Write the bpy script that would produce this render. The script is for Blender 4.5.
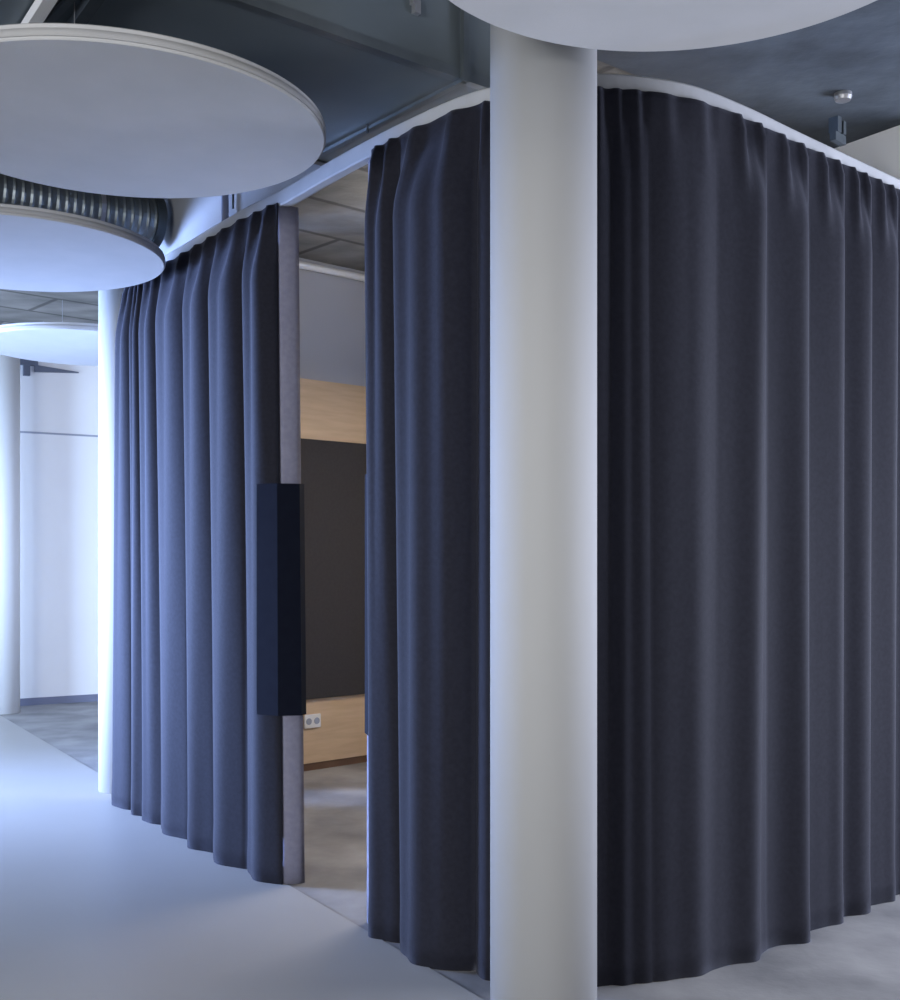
import bpy, bmesh, math, random
from mathutils import Vector
random.seed(4)
S = bpy.context.scene
for o in list(bpy.data.objects): bpy.data.objects.remove(o)
COL = S.collection

# ---------------------------------------------------------------- camera
cam = bpy.data.objects.new('camera', bpy.data.cameras.new('camera')); COL.objects.link(cam)
cam.location = (0, 0, 1.4); cam.rotation_euler = (math.pi/2, 0, 0)
cam.data.sensor_fit = 'HORIZONTAL'; cam.data.sensor_width = 36; cam.data.lens = 45.2
cam.data.shift_y = 60/900
cam.data.clip_start = .05
S.camera = cam
# ---------------------------------------------------------------- world, lights, exposure
w = bpy.data.worlds.new('world'); S.world = w; w.use_nodes = True
w.node_tree.nodes['Background'].inputs[0].default_value = (1, .97, .96, 1)
w.node_tree.nodes['Background'].inputs[1].default_value = .60
def area(name, loc, target, sx, sy, power, color, spread=180):
    l = bpy.data.lights.new(name, 'AREA'); l.shape = 'RECTANGLE'; l.size = sx; l.size_y = sy
    l.energy = power; l.color = color; l.spread = math.radians(spread)
    o = bpy.data.objects.new(name, l); COL.objects.link(o); o.location = loc
    o.rotation_euler = (Vector(target)-Vector(loc)).to_track_quat('-Z', 'Y').to_euler()
    return o
# daylight through the three windows of the left wall
BLUE = (.36, .52, 1)
for yy, p, tx, ty, sp, colr in ((4.4, 230, -3, 11, 95, (.52, .70, 1)), (6.6, 410, 0, 6.5, 60, BLUE), (8.8, 130, 0, 9.6, 150, (.55, .70, 1))):
    area('window_daylight', (-6.62, yy, 1.55), (tx, ty, 1.3), 1.7, 2.1, p, colr, sp)
# daylight through the window of the right-hand wall
area('window_daylight', (5.42, 4.7, 1.6), (0, 4.2, 1.4), 2.7, 2.0, 470, (.74, .80, 1))
# fill light added behind the camera at left, outside a window added for it
area('window_daylight', (-3.6, -3.12, 1.6), (1.2, 4.1, 1.4), 2.4, 2.0, 160, (.97, .98, 1), 110)
# ceiling fill added behind the camera to brighten the floor and right curtain
area('panel_fill', (1.4, -.6, 3.22), (1.4, -.6, 0), 1.1, 1.1, 35, (1, .97, .93))
# the warm lamp inside the curtained room
area('lamp_light', (.55, 6.15, 2.68), (.55, 6.15, 0), 1.3, .3, 44, (1, .86, .68))
S.view_settings.view_transform = 'Standard'; S.view_settings.look = 'None'
S.view_settings.gamma = 1; S.view_settings.use_curve_mapping = False
S.view_settings.exposure = 0.0

# ---------------------------------------------------------------- materials
def mat(name, color, rough=.6, metal=0, color2=None, scale=3, detail=6, bump=0, bscale=40, sheen=0,
        stretch=(1, 1, 1), lo=.35, hi=.65, spec=.5, sheen_tint=(1,1,1), rot=0):
    m = bpy.data.materials.new(name); m.use_nodes = True; nt = m.node_tree; b = nt.nodes['Principled BSDF']
    b.inputs['Base Color'].default_value = (*color, 1); b.inputs['Roughness'].default_value = rough
    b.inputs['Metallic'].default_value = metal; b.inputs['Specular IOR Level'].default_value = spec
    if sheen:
        b.inputs['Sheen Weight'].default_value = sheen; b.inputs['Sheen Roughness'].default_value = .4
        b.inputs['Sheen Tint'].default_value = (*sheen_tint, 1)
    tc = nt.nodes.new('ShaderNodeTexCoord'); mp = nt.nodes.new('ShaderNodeMapping')
    mp.inputs['Scale'].default_value = stretch; mp.inputs['Rotation'].default_value = (0, 0, rot)
    nt.links.new(tc.outputs['Object'], mp.inputs['Vector'])
    if color2:
        n = nt.nodes.new('ShaderNodeTexNoise'); n.inputs['Scale'].default_value = scale; n.inputs['Detail'].default_value = detail
        r = nt.nodes.new('ShaderNodeValToRGB'); r.color_ramp.elements[0].position = lo; r.color_ramp.elements[1].position = hi
        r.color_ramp.elements[0].color = (*color, 1); r.color_ramp.elements[1].color = (*color2, 1)
        nt.links.new(mp.outputs[0], n.inputs['Vector']); nt.links.new(n.outputs['Fac'], r.inputs[0])
        nt.links.new(r.outputs[0], b.inputs['Base Color'])
    if bump:
        n = nt.nodes.new('ShaderNodeTexNoise'); n.inputs['Scale'].default_value = bscale; n.inputs['Detail'].default_value = 4
        bp = nt.nodes.new('ShaderNodeBump'); bp.inputs['Strength'].default_value = bump; bp.inputs['Distance'].default_value = .01
        nt.links.new(mp.outputs[0], n.inputs['Vector']); nt.links.new(n.outputs['Fac'], bp.inputs['Height'])
        nt.links.new(bp.outputs[0], b.inputs['Normal'])
    return m
VROT = math.atan2(.9, 1)
M = {}
M['concrete_floor'] = mat('concrete_floor', (.15,.152,.16), .6, color2=(.36,.355,.355), scale=2.6, detail=8, lo=.3, hi=.72, bump=.15, bscale=30)
M['smooth_floor'] = mat('smooth_floor', (.34,.335,.325), .45, color2=(.36,.355,.345), scale=1.2)
M['concrete_ceiling'] = mat('concrete_ceiling', (.12,.118,.108), .9, color2=(.27,.26,.24), scale=2.2, detail=9, lo=.3, hi=.7, stretch=(1, 1.6, 1), rot=-VROT, bump=.4, bscale=25)
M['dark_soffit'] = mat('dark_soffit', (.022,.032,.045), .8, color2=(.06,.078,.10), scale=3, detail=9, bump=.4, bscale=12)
M['white_paint'] = mat('white_paint', (.80,.81,.82), .6, color2=(.82,.83,.84), scale=2)
M['grey_wall'] = mat('grey_wall', (.42,.43,.475), .7, color2=(.44,.45,.485), scale=2)
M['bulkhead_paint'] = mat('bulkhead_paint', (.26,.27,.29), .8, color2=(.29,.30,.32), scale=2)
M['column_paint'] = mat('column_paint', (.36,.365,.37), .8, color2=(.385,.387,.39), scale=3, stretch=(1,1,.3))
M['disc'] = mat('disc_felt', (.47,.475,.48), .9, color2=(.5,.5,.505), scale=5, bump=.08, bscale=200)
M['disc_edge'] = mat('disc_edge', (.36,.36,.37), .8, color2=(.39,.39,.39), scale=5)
M['fabric'] = mat('curtain_fabric', (.0118,.0124,.0200), .85, color2=(.0152,.016,.0248), scale=60, sheen=.09, sheen_tint=(.74,.78,1), bump=.12, bscale=500, spec=.2)
M['band'] = mat('edge_lining', (.19,.19,.26), .8, color2=(.22,.22,.29), scale=40, spec=.2)
M['grip'] = mat('grip_leather', (.003,.0045,.012), .85, color2=(.004,.006,.014), scale=20, spec=.12)
M['alu'] = mat('white_aluminium', (.34,.35,.37), .8, 0, color2=(.40,.41,.43), scale=4)
M['galv'] = mat('galvanised_steel', (.13,.16,.18), .55, .6, color2=(.20,.23,.245), scale=1.6, detail=3, lo=.3, hi=.7, bump=.06, bscale=3)
M['galv_light'] = mat('galvanised_light', (.42,.43,.46), .35, .8, color2=(.5,.5,.52), scale=6)
M['galv_dark'] = mat('galvanised_dark', (.05,.065,.075), .5, .6, color2=(.08,.095,.11), scale=6)
M['spiral'] = mat('spiral_duct_steel', (.14,.165,.18), .4, .8, color2=(.24,.27,.29), scale=3)
M['ply'] = mat('plywood', (.56,.40,.245), .5, color2=(.64,.465,.30), scale=3, stretch=(1,1,9), detail=5)
M['gap_shade'] = mat('brown_gap_shade', (.12,.065,.04), .6, color2=(.16,.09,.05), scale=5)  # dark colour stands in for shade in the gap under the plywood
M['pinboard'] = mat('charcoal_felt', (.045,.042,.044), .9, color2=(.05,.047,.048), scale=60, spec=.2)
M['plastic'] = mat('white_plastic', (.8,.8,.8), .4)
M['dark'] = mat('dark_plastic', (.05,.06,.08), .5)
M['seam'] = mat('seam_grey', (.33,.36,.43), .7)
M['bracket'] = mat('bracket_grey', (.12,.14,.19), .6)
M['hole'] = mat('socket_hole', (.02,.02,.02), .5)
M['skirt'] = mat('blue_grey_skirting', (.16,.18,.26), .6)
M['glass'] = mat('window_glass', (.8,.9,1), .05); M['glass'].node_tree.nodes['Principled BSDF'].inputs['Transmission Weight'].default_value = 1
fillm = bpy.data.materials.new('fill_diffuser'); fillm.use_nodes = True  # glowing face of the added fill panel
fillm.node_tree.nodes['Principled BSDF'].inputs['Emission Color'].default_value = (1,.86,.7,1)
fillm.node_tree.nodes['Principled BSDF'].inputs['Emission Strength'].default_value = 3

def board_marks(m, w, h, rot):
    nt = m.node_tree; b = nt.nodes['Principled BSDF']; src = b.inputs['Base Color'].links[0].from_socket
    tc = nt.nodes.new('ShaderNodeTexCoord'); mp = nt.nodes.new('ShaderNodeMapping'); mp.inputs['Rotation'].default_value = (0, 0, rot)
    br = nt.nodes.new('ShaderNodeTexBrick'); br.inputs['Scale'].default_value = 1; br.inputs['Brick Width'].default_value = w
    br.inputs['Row Height'].default_value = h; br.inputs['Mortar Size'].default_value = .03; br.inputs['Mortar Smooth'].default_value = .7
    br.inputs['Color1'].default_value = (1,1,1,1); br.inputs['Color2'].default_value = (.72,.72,.72,1); br.inputs['Mortar'].default_value = (.38,.38,.38,1)
    mx = nt.nodes.new('ShaderNodeMix'); mx.data_type = 'RGBA'; mx.blend_type = 'MULTIPLY'; mx.inputs['Factor'].default_value = 1
    nt.links.new(tc.outputs['Object'], mp.inputs[0]); nt.links.new(mp.outputs[0], br.inputs['Vector'])
    nt.links.new(src, mx.inputs['A']); nt.links.new(br.outputs['Color'], mx.inputs['B']); nt.links.new(mx.outputs['Result'], b.inputs['Base Color'])
board_marks(M['concrete_ceiling'], 1.3, .55, -VROT)
# ---------------------------------------------------------------- helpers
def obj(name, bm, m, parent=None, smooth=False, origin=None):
    bmesh.ops.recalc_face_normals(bm, faces=bm.faces[:])
    if origin is None and parent is None:
        vs = [v.co for v in bm.verts]
        origin = Vector(((min(v.x for v in vs)+max(v.x for v in vs))/2, (min(v.y for v in vs)+max(v.y for v in vs))/2, min(v.z for v in vs)))
    if parent is not None: origin = Vector(parent.matrix_basis.translation) if parent.parent is None else Vector((0,0,0))
    off = Vector(origin)
    me = bpy.data.meshes.new(name)
    for v in bm.verts: v.co -= off
    bm.to_mesh(me); bm.free()
    me.materials.append(m)
    if smooth:
        for p in me.polygons: p.use_smooth = True
    o = bpy.data.objects.new(name, me); COL.objects.link(o)
    if parent is None: o.location = off
    else: o.parent = parent
    return o
def thing(name, label, cat, loc, group=None):
    o = bpy.data.objects.new(name, None); COL.objects.link(o); o.location = loc; o.empty_display_size = .1
    o['label'] = label; o['category'] = cat
    if group: o['group'] = group
    return o
def tag(o, label, cat, group=None):
    o['label'] = label; o['category'] = cat
    if group: o['group'] = group
    return o
def struct(name, bm, m, label=None, parent=None, smooth=False):
    o = obj(name, bm, m, parent, smooth); o['kind'] = 'structure'
    if parent is None:
        o['label'] = label; o['category'] = name.split('_')[0]
    return o
def prism(bm, pts, z0, z1):
    a = [bm.verts.new((x, y, z0)) for x, y in pts]; b = [bm.verts.new((x, y, z1)) for x, y in pts]
    n = len(pts); bm.faces.new(a); bm.faces.new(b)
    for i in range(n): bm.faces.new((a[i], a[(i+1) % n], b[(i+1) % n], b[i]))
    return bm
def slab(bm, p0, p1, t0, t1, z0, z1):
    """box along p0>p1, from offset t0 to t1 measured to the left of the direction"""
    p0 = Vector(p0); p1 = Vector(p1); d = (p1-p0).normalized(); n = Vector((-d.y, d.x))
    return prism(bm, [tuple(p0+n*t0), tuple(p1+n*t0), tuple(p1+n*t1), tuple(p0+n*t1)], z0, z1)
def bevel(bm, w, seg=2):
    bmesh.ops.bevel(bm, geom=bm.edges[:], offset=w, segments=seg, affect='EDGES', clamp_overlap=True); return bm
def lathe(bm, cx, cy, prof, n=64):
    rings = []
    for r, z in prof:
        rings.append([bm.verts.new((cx+r*math.cos(2*math.pi*k/n), cy+r*math.sin(2*math.pi*k/n), z)) for k in range(n)])
    for a, b in zip(rings, rings[1:]):
        for k in range(n): bm.faces.new((a[k], a[(k+1) % n], b[(k+1) % n], b[k]))
    bm.faces.new(rings[0]); bm.faces.new(rings[-1]); return bm
def tube(bm, path, prof, up=Vector((0,0,1)), closed=True):
    """sweep a (radius,...) profile list of (side, up) points along a 3-D path"""
    rings = []
    for i, p in enumerate(path):
        t = (path[min(i+1, len(path)-1)]-path[max(i-1, 0)]).normalized()
        s = t.cross(up).normalized(); u = s.cross(t)
        sc = prof[i] if isinstance(prof[0], list) else prof
        rings.append([bm.verts.new(p+s*a+u*b) for a, b in sc])
    n = len(rings[0])
    for a, b in zip(rings, rings[1:]):
        for k in range(n): bm.faces.new((a[k], a[(k+1) % n], b[(k+1) % n], b[k]))
    bm.faces.new(rings[0]); bm.faces.new(rings[-1]); return bm
def circ(r, n=16): return [(r*math.cos(2*math.pi*k/n), r*math.sin(2*math.pi*k/n)) for k in range(n)]

U = Vector((.56, -.83)).normalized()          # the two directions of the building grid
V = Vector((.775, .632)).normalized()
# ================================================================ SETTING
ZC = 3.4
bm = bmesh.new(); prism(bm, [(-6.6,-3),(5.5,-3),(5.5,12.9),(-6.6,12.9)], -.15, 0)
struct('floor', bm, M['concrete_floor'], 'worn bare grey concrete floor under and right of the curtains')
def bline(x): return 4.28-1.583*(x+.33)
bm = bmesh.new(); prism(bm, [(-6.5, -3), (bline(-3)*0+4.269, -3), (-4.3, bline(-4.3)), (-6.5, bline(-4.3)+.2)], 0, .004)
struct('floor_covering', bm, M['smooth_floor'], 'smooth pale grey floor covering left of the curtains')
bm = bmesh.new(); prism(bm, [(-6.6,-3),(5.5,-3),(5.5,12.9),(-6.6,12.9)], ZC, ZC+.2)
struct('ceiling', bm, M['concrete_ceiling'], 'rough grey concrete ceiling behind the ducts')
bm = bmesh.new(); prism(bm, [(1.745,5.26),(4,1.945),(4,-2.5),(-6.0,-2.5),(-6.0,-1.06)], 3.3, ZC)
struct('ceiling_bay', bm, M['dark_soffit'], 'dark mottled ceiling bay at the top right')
# far left wall
FW0, FW1 = (-6.5, 9.42), (.6, 13.68*1.0)
bm = bmesh.new(); slab(bm, FW0, (-.6, 12.96), 0, .15, 0, ZC)
struct('wall_back', bm, M['white_paint'], 'bright white panelled wall at the far left')
bm = bmesh.new(); slab(bm, FW0, (-.6, 12.96), -.015, 0, 0, .07)
struct('baseboard_back', bm, M['skirt'], 'blue grey skirting at the foot of the far left wall')
bm = bmesh.new(); slab(bm, FW0, (-.6, 12.96), -.006, 0, 2.62, 2.638)
struct('trim_1', bm, M['seam'], 'thin grey horizontal trim across the far left wall')
# wall of the curtained room
IW0, IW1 = Vector((-1.80, 6.75)), Vector((-.23, 8.16))
bm = bmesh.new(); slab(bm, IW0, IW1, 0, .15, 0, ZC)
struct('wall_inner', bm, M['grey_wall'], 'grey wall seen through the gap between curtains')
bm = bmesh.new(); slab(bm, IW0+Vector((.02,.018)), IW1, -.02, 0, .05, 2.60)
struct('trim_2', bm, M['ply'], 'pale plywood lining on the wall in the curtain gap')
bm = bmesh.new(); slab(bm, IW0+Vector((.02,.018)), IW1, -.012, 0, 0, .05)
struct('trim_shadow_gap', bm, M['gap_shade'], 'dark brown strip painted as the shadow gap below the plywood lining')
bm = bmesh.new(); slab(bm, (-.23, 8.16), (2.03, 4.84), 0, .15, 0, ZC)
struct('wall_right', bm, M['white_paint'], 'pale wall above the curtain at the right edge')
# left wall with three windows (outside the picture, the daylight's source)
bm = bmesh.new()
for a, b in ((-3, 3.5), (5.3, 5.7), (7.5, 7.9), (9.7, 9.9)): prism(bm, [(-6.6,a),(-6.45,a),(-6.45,b),(-6.6,b)], 0, ZC)
for a, b in ((3.5, 5.3), (5.7, 7.5), (7.9, 9.7)):
    prism(bm, [(-6.6,a),(-6.45,a),(-6.45,b),(-6.6,b)], 0, .45); prism(bm, [(-6.6,a),(-6.45,a),(-6.45,b),(-6.6,b)], 2.65, ZC)
struct('wall_left', bm, M['white_paint'], 'white window wall beyond the left edge')
for i, (a, b) in enumerate(((3.5, 5.3), (5.7, 7.5), (7.9, 9.7))):
    bm = bmesh.new()
    for y0, y1, z0, z1 in ((a, a+.05, .45, 2.65), (b-.05, b, .45, 2.65), (a+.05, b-.05, .45, .5), (a+.05, b-.05, 2.6, 2.65), ((a+b)/2-.025, (a+b)/2+.025, .5, 2.6)):
        prism(bm, [(-6.56,y0),(-6.49,y0),(-6.49,y1),(-6.56,y1)], z0, z1)
    struct('window_%d' % (i+1), bm, M['white_paint'], ('white framed window of the left wall nearest the camera', 'middle white framed window of the left wall', 'white framed window of the left wall nearest the far wall')[i])
bm = bmesh.new()
for a, b, z0, z1 in ((2.0, 3.35, 0, ZC), (6.05, 7.5, 0, ZC), (3.35, 6.05, 0, .5), (3.35, 6.05, 2.7, ZC)): prism(bm, [(5.2,a),(5.35,a),(5.35,b),(5.2,b)], z0, z1)
struct('wall_east', bm, M['white_paint'], 'white window wall beyond the right edge')
bm = bmesh.new()
for y0, y1, z0, z1 in ((3.35,3.4,.5,2.7),(6.0,6.05,.5,2.7),(3.4,6.0,.5,.55),(3.4,6.0,2.65,2.7),(4.675,4.725,.55,2.65)): prism(bm, [(5.24,y0),(5.31,y0),(5.31,y1),(5.24,y1)], z0, z1)
struct('window_4', bm, M['white_paint'], 'white framed window beyond the right edge')
bm = bmesh.new()
for a, b, z0, z1 in ((-6.6, -4.9, 0, ZC), (-2.3, -1.9, 0, ZC), (-4.9, -2.3, 0, .5), (-4.9, -2.3, 2.7, ZC)): prism(bm, [(a,-3.05),(b,-3.05),(b,-2.9),(a,-2.9)], z0, z1)
struct('wall_front', bm, M['white_paint'], 'white wall behind the camera')
bm = bmesh.new()
for y0, y1, z0, z1 in ((-4.9,-4.85,.5,2.7),(-2.35,-2.3,.5,2.7),(-4.85,-2.35,.5,.55),(-4.85,-2.35,2.65,2.7),(-3.625,-3.575,.55,2.65)): prism(bm, [(y0,-3.01),(y1,-3.01),(y1,-2.94),(y0,-2.94)], z0, z1)
struct('window_5', bm, M['white_paint'], 'white framed window added behind the camera for fill light')  # unseen window, added to carry the front-left fill
# bulkhead above the left curtain
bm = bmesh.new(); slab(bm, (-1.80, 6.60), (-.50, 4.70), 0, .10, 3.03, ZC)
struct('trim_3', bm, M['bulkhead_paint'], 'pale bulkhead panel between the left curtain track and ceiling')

# ================================================================ COLUMNS
def column(x, y, r, ztop, label, m='column_paint'):
    bm = bmesh.new(); lathe(bm, x, y, [(r, 0), (r, ztop)], 96)
    o = obj('column', bm, M[m], smooth=False)
    for p in o.data.polygons:
        if len(p.vertices) == 4: p.use_smooth = True
    tag(o, label, 'column'); o['kind'] = 'structure'
    return o
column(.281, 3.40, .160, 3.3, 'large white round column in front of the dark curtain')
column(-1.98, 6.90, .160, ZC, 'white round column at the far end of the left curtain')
column(-4.12, 10.38, .160, ZC, 'white round column at the far left edge before the white wall', 'white_paint')  # lighter paint than the other columns, standing in for daylight on it

# ================================================================ CURTAINS
PTS = [Vector(p) for p in ((-1.95,6.55),(-1.66,6.14),(-1.39,5.76),(-.99,5.19),(-.76,4.90),(-.50,4.53),(-.265,4.22),(-.02,3.935),(.14,3.81),(.35,3.73),(.55,3.71),
       (.81,3.79),(1.05,3.97),(1.29,4.19),(1.60,4.47),(1.90,4.74))]
def catmull(P, n=30):
    out = []
    for i in range(len(P)-1):
        p0 = P[max(i-1,0)]; p1 = P[i]; p2 = P[i+1]; p3 = P[min(i+2,len(P)-1)]
        for k in range(n):
            t = k/n
            out.append(.5*((2*p1)+(p2-p0)*t+(2*p0-5*p1+4*p2-p3)*t*t+(3*p1-p0-3*p2+p3)*t**3))
    out.append(P[-1].copy()); return out
PATH = catmull(PTS)
CUM = [0]
for a, b in zip(PATH, PATH[1:]): CUM.append(CUM[-1]+(b-a).length)
def at(s):
    if s <= 0: 
        d = (PATH[1]-PATH[0]).normalized(); return PATH[0]+d*s, Vector((-d.y, d.x))
    if s >= CUM[-1]:
        d = (PATH[-1]-PATH[-2]).normalized(); return PATH[-1]+d*(s-CUM[-1]), Vector((-d.y, d.x))
    lo, hi = 0, len(CUM)-1
    while hi-lo > 1:
        m_ = (lo+hi)//2
        if CUM[m_] <= s: lo = m_
        else: hi = m_
    f = (s-CUM[lo])/(CUM[hi]-CUM[lo])
    a = (PATH[max(lo-2,0)]); b = (PATH[min(hi+2,len(PATH)-1)]); d = (b-a).normalized()
    return PATH[lo].lerp(PATH[hi], f), Vector((-d.y, d.x))
def s_of_bearing(k):          # arc length where the path is crossed by the line X = k*Y from the camera
    best = min(range(len(PATH)), key=lambda i: abs(PATH[i].x-k*PATH[i].y)); return CUM[best]
ZT, ZB = 2.952, .0015
def drape_bm(bounds, amps, flare0=0, flare1=0, lean=0, seed=1, merge=None, soft=.3, skew=None, ridge=None, crease=None):
    """pleated cloth; bounds: arc lengths of the valleys between pleats, amps: depth of each pleat (crest towards the outside)"""
    rnd = random.Random(seed); n = len(bounds)-1
    mg = merge or [.72]*n
    ph = [rnd.uniform(-1, 1) for _ in range(n+1)]; pw = [rnd.uniform(.75, 1.35) for _ in range(n)]
    tw = [rnd.uniform(-1, 1) for _ in range(n)]
    PER, NZ = 22, 46
    bm = bmesh.new(); grid = []
    for j in range(NZ+1):
        q = j/NZ; z = ZT+(ZB-ZT)*(q**1.25 if True else q)
        h = (ZT-z)/(ZT-ZB)
        row = []
        bb = [b + (ph[i]*.016*h + (0 if 0 < i < n else 0)) for i, b in enumerate(bounds)]
        bb[0] = bounds[0]-flare0*h**.8; bb[1] -= flare0*.35*h; bb[-1] = bounds[-1]+flare1*h
        for i in range(n):
            w_ = bb[i+1]-bb[i]
            for k in range(PER+(1 if i == n-1 else 0)):
                u = k/PER; c = 2*u**((skew[i] if skew else 1))-1
                c2 = c + tw[i]*.16*(1-c*c)*h
                full = (max(0, 1-abs(c2)**2.1))**(.72*pw[i])
                if ridge and ridge[i]: full += ((.5+.5*math.cos(math.pi*c2))**1.25-full)*ridge[i]
                pinch = math.exp(-((abs(c)-.5)/.17)**2)
                full += (.5+.5*math.cos(math.pi*c2)-full)*soft*h
                g = min(1, (ZT-z)/.34); g = g*g*(3-2*g)
                hk = 1 if ZT-z > .05 else .45+.55*(ZT-z)/.05
                twin = (math.sin(math.pi*u*2)**2)**.7*(1-h)**1.5*(.006 if skew and i > 1 else .026)
                dsp = (full*g*amps[i]*(.80+(mg[i]-.80)*h) + pinch*(1-g)*.034*hk*min(1, amps[i]/.04) + twin*g)
                if ZT-z < .12: dsp += .004*math.sin(c*6)*(1)
                if crease and i in crease: dsp += crease[i]*math.cos(3*math.pi*c)*(1-c*c)*(1-.6*h)*g
                dsp += .006*h*math.sin(c*5+ph[i]*6)*g*(1-c*c)
                s = bb[i]+u*w_
                p, nn = at(s)
                hem = .0025 if z < .085 else 0
                q2 = p - nn*(dsp-.012+hem)
                row.append(bm.verts.new((q2.x, q2.y, z)))
        grid.append(row)
    for a, b in zip(grid, grid[1:]):
        for k in range(len(a)-1): bm.faces.new((a[k], a[k+1], b[k+1], b[k]))
    return bm, grid
def solidify(o, t):
    m_ = o.modifiers.new('solid', 'SOLIDIFY'); m_.thickness = t; m_.offset = 0; return o
def ribbon(bm, ptsf, zs, t):
    """vertical ribbon: ptsf(z) > list of plan points; thick t"""
    rows = []
    for z in zs:
        pl = ptsf(z); row = []
        nrm = []
        for i in range(len(pl)):
            d = (pl[min(i+1,len(pl)-1)]-pl[max(i-1,0)]).normalized(); nrm.append(Vector((-d.y, d.x)))
        ring = [pl[i]+nrm[i]*t/2 for i in range(len(pl))]+[pl[i]-nrm[i]*t/2 for i in reversed(range(len(pl)))]
        rows.append([bm.verts.new((p.x, p.y, z)) for p in ring])
    n = len(rows[0])
    for a, b in zip(rows, rows[1:]):
        for k in range(n): bm.faces.new((a[k], a[(k+1) % n], b[(k+1) % n], b[k]))
    bm.faces.new(rows[0]); bm.faces.new(rows[-1]); return bm
def px(v): return (v-450)/1130     # bearing (tangent) of an image column

# left curtain
bl = [s_of_bearing(px(v)) for v in (124, 136, 145, 161, 188, 215, 248, 275)]
bm, g = drape_bm(bl, [.075,.06,.07,.085,.09,.095,.085], flare0=.21, flare1=.055, seed=3)
T = thing('curtain', 'dark slate blue pleated curtain left of the gap, bluish where daylight falls', 'curtain', (*PTS[2], 0))
o = obj('drape', bm, M['fabric'], T, True); solidify(o, .004)
edge = lambda z: (ZT-z)/(ZT-ZB)
def left_end(z):
    p, nn = at(bl[-1]-.012+.055*edge(z)); return p + nn*.015
D1 = Vector((.955, .30)).normalized()
zs = [ZT-.01+(ZB-ZT+.01)*i/12 for i in range(13)]
bm = bmesh.new(); ribbon(bm, lambda z: [left_end(z)+D1*.095*t+Vector((.1,-.3)).normalized()*.012*math.sin(math.pi*t) for t in (0,.25,.5,.75,1)], zs, .006)
o = obj('edge_band', bm, M['band'], T, True); o['label'] = 'pale lavender grey lining strip along the leading edge'
bm = bmesh.new()
def gripline(z):
    e = left_end(z); a, nn = at(bl[-1]-.075); d_ = (e-a).normalized()
    f0 = a-nn*.086+Vector((.036,0)); f1 = e+D1*.090+Vector((.004,-.040))
    return [a - nn*.066+Vector((.038,0)), f0, f0.lerp(f1, .5)+Vector((.0,-.030)), f1, e+D1*.104+Vector((.004,-.006)), e+D1*.104+Vector((.0,.014))]
ribbon(bm, gripline, [.73, .735, 1.0, 1.25, 1.5, 1.725, 1.73], .006)
o = obj('grip_panel', bm, M['grip'], T); o['label'] = 'dark navy grip panel wrapped round the leading edge'

# main curtain round the corner
bb = [s_of_bearing(px(v)) for v in (369, 398, 478, 520, 566, 612, 650, 720, 768, 810, 845, 872, 898)]
bb += [bb[-1]+.17, bb[-1]+.30]
am = [.06,.105,.07,.045,.045,.012,.012,.072,.068,.066,.062,.062,.058,.055]
bm, g = drape_bm(bb, am, flare0=.01, seed=8, soft=.55, crease={1: .016}, ridge=[0,0,0,0,0,0,.6,.7,.7,.7,.7,.7,.7,.7], merge=[.9,1,.8,.7,.6,.5,.9,.55,.9,.55,.8,.55,.7,.7], skew=[1,.99,.8,1,.8,.8,1,1.5,1.35,1.3,1.3,1.3,1.3,1.3])
T2 = thing('curtain', 'large dark grey pleated curtain sweeping round the corner behind the white column', 'curtain', (*PTS[9], 0))
o = obj('drape', bm, M['fabric'], T2, True); solidify(o, .004)
D2 = Vector((-.27, .96)).normalized()
p0, n0 = at(bb[0]); p0 = p0 + n0*.02
bm = bmesh.new(); ribbon(bm, lambda z: [p0+D2*.09*t-Vector((.006*edge(z),0)) for t in (0,.5,1)], zs, .006)
o = obj('edge_band', bm, M['band'], T2, True); o['label'] = 'pale lavender grey lining strip along the leading edge'
bm = bmesh.new()
ribbon(bm, lambda z: [p0+Vector((-.014,-.0)), p0+D2*.05+Vector((-.013,0)), p0+D2*.10+Vector((-.012,0)), p0+D2*.10+Vector((.012,.0))], [.73, .74, 1.2, 1.72, 1.73], .005)
o = obj('grip_panel', bm, M['grip'], T2); o['label'] = 'dark navy grip panel on the leading edge'

# curtain track
tr = thing('curtain_track', 'curved white aluminium curtain track hanging above both dark curtains', 'curtain track', (*PTS[9], ZT))
step = [(lambda a: a[0]+a[1]*.042)(at(s)) for s in [.17+i*(CUM[-1]-.14)/150 for i in range(151)]]
bm = bmesh.new(); tube(bm, [Vector((p.x, p.y, ZT+.020)) for p in step], [(-.018,-.034),(.018,-.034),(.022,-.028),(.022,.028),(.018,.034),(-.018,.034),(-.022,.028),(-.022,-.028)])
obj('rail', bm, M['alu'], tr)
for i in range(5):
    s = .5+i*1.15
    if abs(s-2.05) < .3: continue
    p, nn = at(s)
    bm = bmesh.new(); lathe(bm, p.x, p.y, [(.005, ZT+.066), (.005, ZC-.001 if s < 3 else 3.04)], 10)
    if s < 3: obj('hanger_rod', bm, M['galv_dark'], tr)
    else: bm.free()
# short bracket at the far right part of the track
p, nn = at(s_of_bearing(px(838)))
bm = bmesh.new(); slab(bm, p-Vector((.03,.03)), p+Vector((.03,.03)), -.012, .012, ZT+.066, ZT+.10); slab(bm, p-Vector((.025,.02)), p-Vector((.005,.003)), -.02, .02, ZT+.10, ZT+.16)
slab(bm, p+Vector((.005,.005)), p+Vector((.02,.02)), -.02, .02, ZT+.10, ZT+.15)
obj('bracket', bm, M['galv_dark'], tr)
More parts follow.
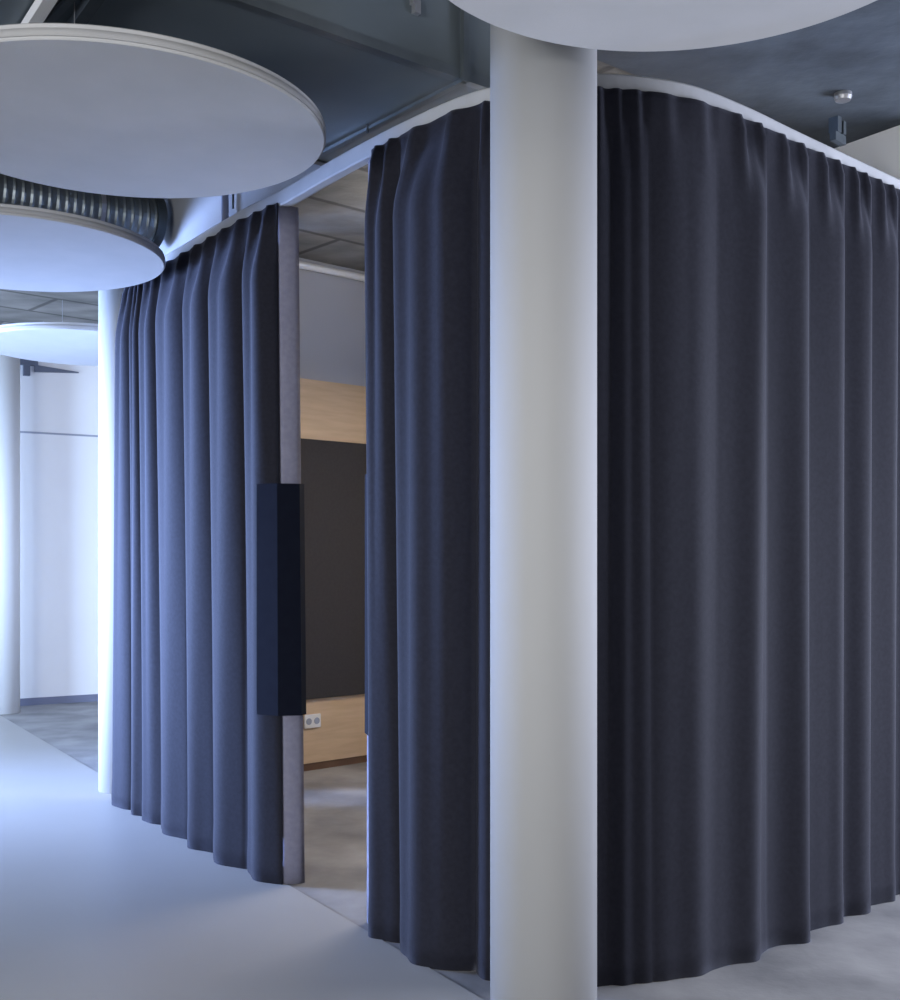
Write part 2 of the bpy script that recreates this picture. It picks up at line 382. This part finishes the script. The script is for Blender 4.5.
# ================================================================ DISCS
def disc(x, y, label, r=.672, z=2.82, th=.046):
    t = thing('ceiling_disc', label, 'acoustic disc', (x, y, z), 'white acoustic discs hung from the ceiling')
    bm = bmesh.new(); lathe(bm, x, y, [(r-.004, z), (r, z+.004), (r, z+th-.004), (r-.004, z+th)], 128)
    o = obj('panel', bm, M['disc'], t)
    bm = bmesh.new(); n = 128; prof = [(r+.0005, z+.008), (r+.004, z+.009), (r+.004, z+.030), (r+.0005, z+.031)]
    rings = [[bm.verts.new((x+rr*math.cos(2*math.pi*k/n), y+rr*math.sin(2*math.pi*k/n), zz)) for k in range(n)] for rr, zz in prof]
    for a in range(4):
        A, B = rings[a], rings[(a+1) % 4]
        for k in range(n): bm.faces.new((A[k], A[(k+1) % n], B[(k+1) % n], B[k]))
    obj('rim_band', bm, M['disc_edge'], t, True)
    for k in range(3):
        a = k*2*math.pi/3+.5; cx, cy = x+.42*math.cos(a), y+.42*math.sin(a)
        bm = bmesh.new(); lathe(bm, cx, cy, [(.0015, z+th), (.0015, z+th+.19)], 8); lathe(bm, cx, cy, [(.012, z+th), (.012, z+th+.012)], 16)
        obj('hanging_wire', bm, M['galv_light'], t)
    return t
disc(-1.10, 3.76, 'largest looking white round disc, upper left, below the dark steel duct', r=.68)
disc(-2.05, 5.30, 'white round disc lower at left, touching the view of the left curtain top', r=.69)
disc(-2.46, 7.62, 'farthest white disc, before the bright white wall at far left', r=.67)
disc(.54, 2.50, 'white round disc cut by the top edge, in front of the big column', r=.66)

# ================================================================ DUCTS
Z0 = 3.05
c0 = Vector((.037, 3.87))
dt = thing('air_duct', 'large dark galvanised rectangular duct running over the upper left disc', 'duct', (*(c0-V*1.5), Z0))
a0 = c0-V*4.2; a1 = c0+V*.22
bm = bmesh.new(); slab(bm, a0, a1, 0, 1.0, Z0, ZC-.03); obj('duct_body', bm, M['galv'], dt)
bm = bmesh.new(); slab(bm, a0, a1, -.012, .022, Z0-.008, Z0); slab(bm, a0, a1, -.012, -.0005, Z0, Z0+.025); slab(bm, a0, a1, .975, 1.012, Z0-.008, Z0)
obj('edge_flange', bm, M['spiral'], dt)
L = V.orthogonal() if False else Vector((-V.y, V.x))
for k, s in enumerate((0, -1.25, -2.5)):
    p = c0+V*s
    bm = bmesh.new(); slab(bm, p-V*.012, p+V*.012, -.02, 1.02, Z0-.020, Z0-.008); slab(bm, p-V*.012, p+V*.012, -.03, -.012, Z0-.02, 3.298)
    obj('joint_flange', bm, M['spiral'], dt)
for xy, wdt, mm in (((-1.21, 3.335), .018, 'plastic'), ((-1.075, 3.335), .018, 'galv_dark')):
    p = Vector(xy); bm = bmesh.new(); slab(bm, p-U*.75, p+U*.28, -wdt, wdt, Z0-.045, Z0-.009)
    o = obj('support_bar', bm, M[mm], dt)
p = c0-V*.20
bm = bmesh.new(); slab(bm, p-V*.012, p+V*.012, -.02, -.0005, Z0+.155, Z0+.20); slab(bm, p-V*.02, p-V*.006, -.02, -.0005, Z0+.182, Z0+.22)
obj('clip', bm, M['galv_light'], dt)
bm = bmesh.new(); lathe(bm, 1.60, 4.60, [(.03, 3.27), (.035, 3.285), (.035, 3.2995)], 24); 
tag(obj('ceiling_sensor', bm, M['galv_light']), 'small pale fitting on the dark ceiling at upper right', 'sensor')

# spiral duct
e1 = Vector((-1.62, 6.22)); e0 = e1-V*3.4; R = .135; zc = 3.255
sd = thing('spiral_duct', 'round ribbed steel duct between the two left discs', 'duct', (*e0, zc))
path = []; prof = []
N = 3400//11
for i in range(N+1):
    t = i/N; q = e0.lerp(e1, t); path.append(Vector((q.x, q.y, zc))); ph_ = i % 4
    prof.append(circ(R+(.006 if ph_ == 0 else 0), 40))
bm = bmesh.new(); tube(bm, path, prof); obj('duct_body', bm, M['spiral'], sd, False)
bm = bmesh.new(); tube(bm, [Vector((*(e1-V*.05), zc)), Vector((*(e1+V*.0), zc))], circ(R+.014, 40)); obj('end_collar', bm, M['galv_dark'], sd)
for s in (.35, 1.6, 2.9):
    q = e1-V*s
    bm = bmesh.new(); tube(bm, [Vector((*(q-V*.012), zc)), Vector((*(q+V*.012), zc))], circ(R+.010, 40)); 
    obj('duct_strap', bm, M['galv_light'], sd)
# vertical pipe beside the bulkhead
q = Vector((-1.09, 5.475))
bm = bmesh.new(); lathe(bm, q.x, q.y, [(.018, 3.03), (.018, ZC)], 20)
tag(obj('hanger_post', bm, M['skirt']), 'short dark vertical post above the left curtain, in front of the pale bulkhead', 'post')

# ================================================================ INSIDE THE CURTAINED ROOM
d = (IW1-IW0).normalized(); nrm = Vector((d.y, -d.x))   # towards the room
b0 = IW0+d*.62
bm = bmesh.new(); slab(bm, b0, b0+d*1.25, -.045, -.021, .478, 2.20); bevel(bm, .003, 1)
pb = tag(obj('pinboard', bm, M['pinboard']), 'tall charcoal board mounted on the plywood lining inside the curtained room', 'board')
# rail / pipe at the wall top
bm = bmesh.new(); tube(bm, [Vector((*(IW0+d*.1+nrm*.06), 3.335)), Vector((*(IW1-d*.05+nrm*.06), 3.335))], circ(.024, 20))
rp = thing('wall_pipe', 'white pipe running along the top of the grey wall in the gap', 'pipe', (*(IW0+nrm*.06), 3.335))
obj('pipe', bm, M['plastic'], rp, True)
for s in (.4, 1.1, 1.8):
    q = IW0+d*s; bm = bmesh.new(); slab(bm, q-d*.01+nrm*.0, q+d*.01, -.06, 0, 3.33, 3.34); obj('pipe_clip', bm, M['galv_light'], rp)
# socket
sk = IW0+d*(1.12)
k = None
best = min((abs((IW0+d*(i*.005)).x/(IW0+d*(i*.005)).y-px(310)), i) for i in range(400))[1]*.005
q = IW0+d*best+nrm*.02
so = thing('wall_socket', 'white double socket low on the plywood lining in the gap', 'socket', (q.x, q.y, .27))
bm = bmesh.new(); slab(bm, q-d*.066, q+d*.066, -.014, -.0005, .285, .375); bevel(bm, .003, 2); obj('face_plate', bm, M['plastic'], so)
for s in (-.032, .032):
    c = q+d*s
    path = [Vector((*(c+nrm*.0145), .33)), Vector((*(c+nrm*.017), .33))]
    bm = bmesh.new(); tube(bm, path, circ(.022, 20)); oo = obj('outlet', bm, M['seam'], so)
# pendant lamp of the room (hidden behind the curtain; carries the room's light)
lp = thing('pendant_lamp', 'slim linear pendant lamp hanging inside the curtained room', 'lamp', (.55, 6.15, 2.70))
bm = bmesh.new(); prism(bm, [(-.12,5.98),(1.22,5.98),(1.22,6.32),(-.12,6.32)], 2.705, 2.75); bevel(bm, .004, 1); obj('lamp_body', bm, M['plastic'], lp)
for sx in (0, 1.1):
    bm = bmesh.new(); lathe(bm, sx, 6.15, [(.002, 2.75), (.002, ZC)], 8); obj('wire', bm, M['galv_light'], lp)

pl = thing('fill_panel', 'square white ceiling panel added behind the camera for fill light', 'lamp', (1.4, -.6, 3.23))  # unseen fixture added to go with the ceiling fill
bm = bmesh.new(); prism(bm, [(.8,-1.2),(2,-1.2),(2,0),(.8,0)], 3.24, 3.296); bevel(bm, .005, 1); obj('lamp_body', bm, M['plastic'], pl)
bm = bmesh.new(); prism(bm, [(.85,-1.15),(1.95,-1.15),(1.95,-.05),(.85,-.05)], 3.23, 3.24); obj('diffuser', bm, fillm, pl)
area('uplight_fill', (.55, 6.15, 2.78), (.55, 6.15, 4), 1.2, .2, 19, (1, .95, .9))  # extra uplight added to brighten the inner ceiling and upper wall
# bracket on the far wall
fd = (Vector((-.6, 12.96))-Vector(FW0)).normalized(); fn = Vector((fd.y, -fd.x))
def onfar(v):
    k_ = px(v); i = min(range(2000), key=lambda i: abs((Vector(FW0)+fd*i*.003).x-k_*(Vector(FW0)+fd*i*.003).y)); return Vector(FW0)+fd*i*.003
q = onfar(26)
wb = thing('wall_bracket', 'small dark bracket with a thin arm high on the far left wall', 'bracket', (q.x, q.y, 3.2))
bm = bmesh.new(); slab(bm, q-fd*.09, q+fd*.10, -.06, -.001, 3.27, 3.33); slab(bm, q-fd*.03, q+fd*.03, -.05, -.001, 3.17, 3.27); obj('body', bm, M['bracket'], wb)
bm = bmesh.new(); q2 = onfar(34); q3 = onfar(78); m0 = [(q2, 3.21, 3.28), (q3, 3.235, 3.245)]
vs = []
for pp, za, zb in m0:
    for off in (.02, .04):
        for zz in (za, zb): vs.append(bm.verts.new((pp.x+fn.x*off, pp.y+fn.y*off, zz)))
for f in ((0,1,3,2),(4,5,7,6),(0,1,5,4),(2,3,7,6),(0,2,6,4),(1,3,7,5)): bm.faces.new([vs[i] for i in f])
obj('arm', bm, M['bracket'], wb)
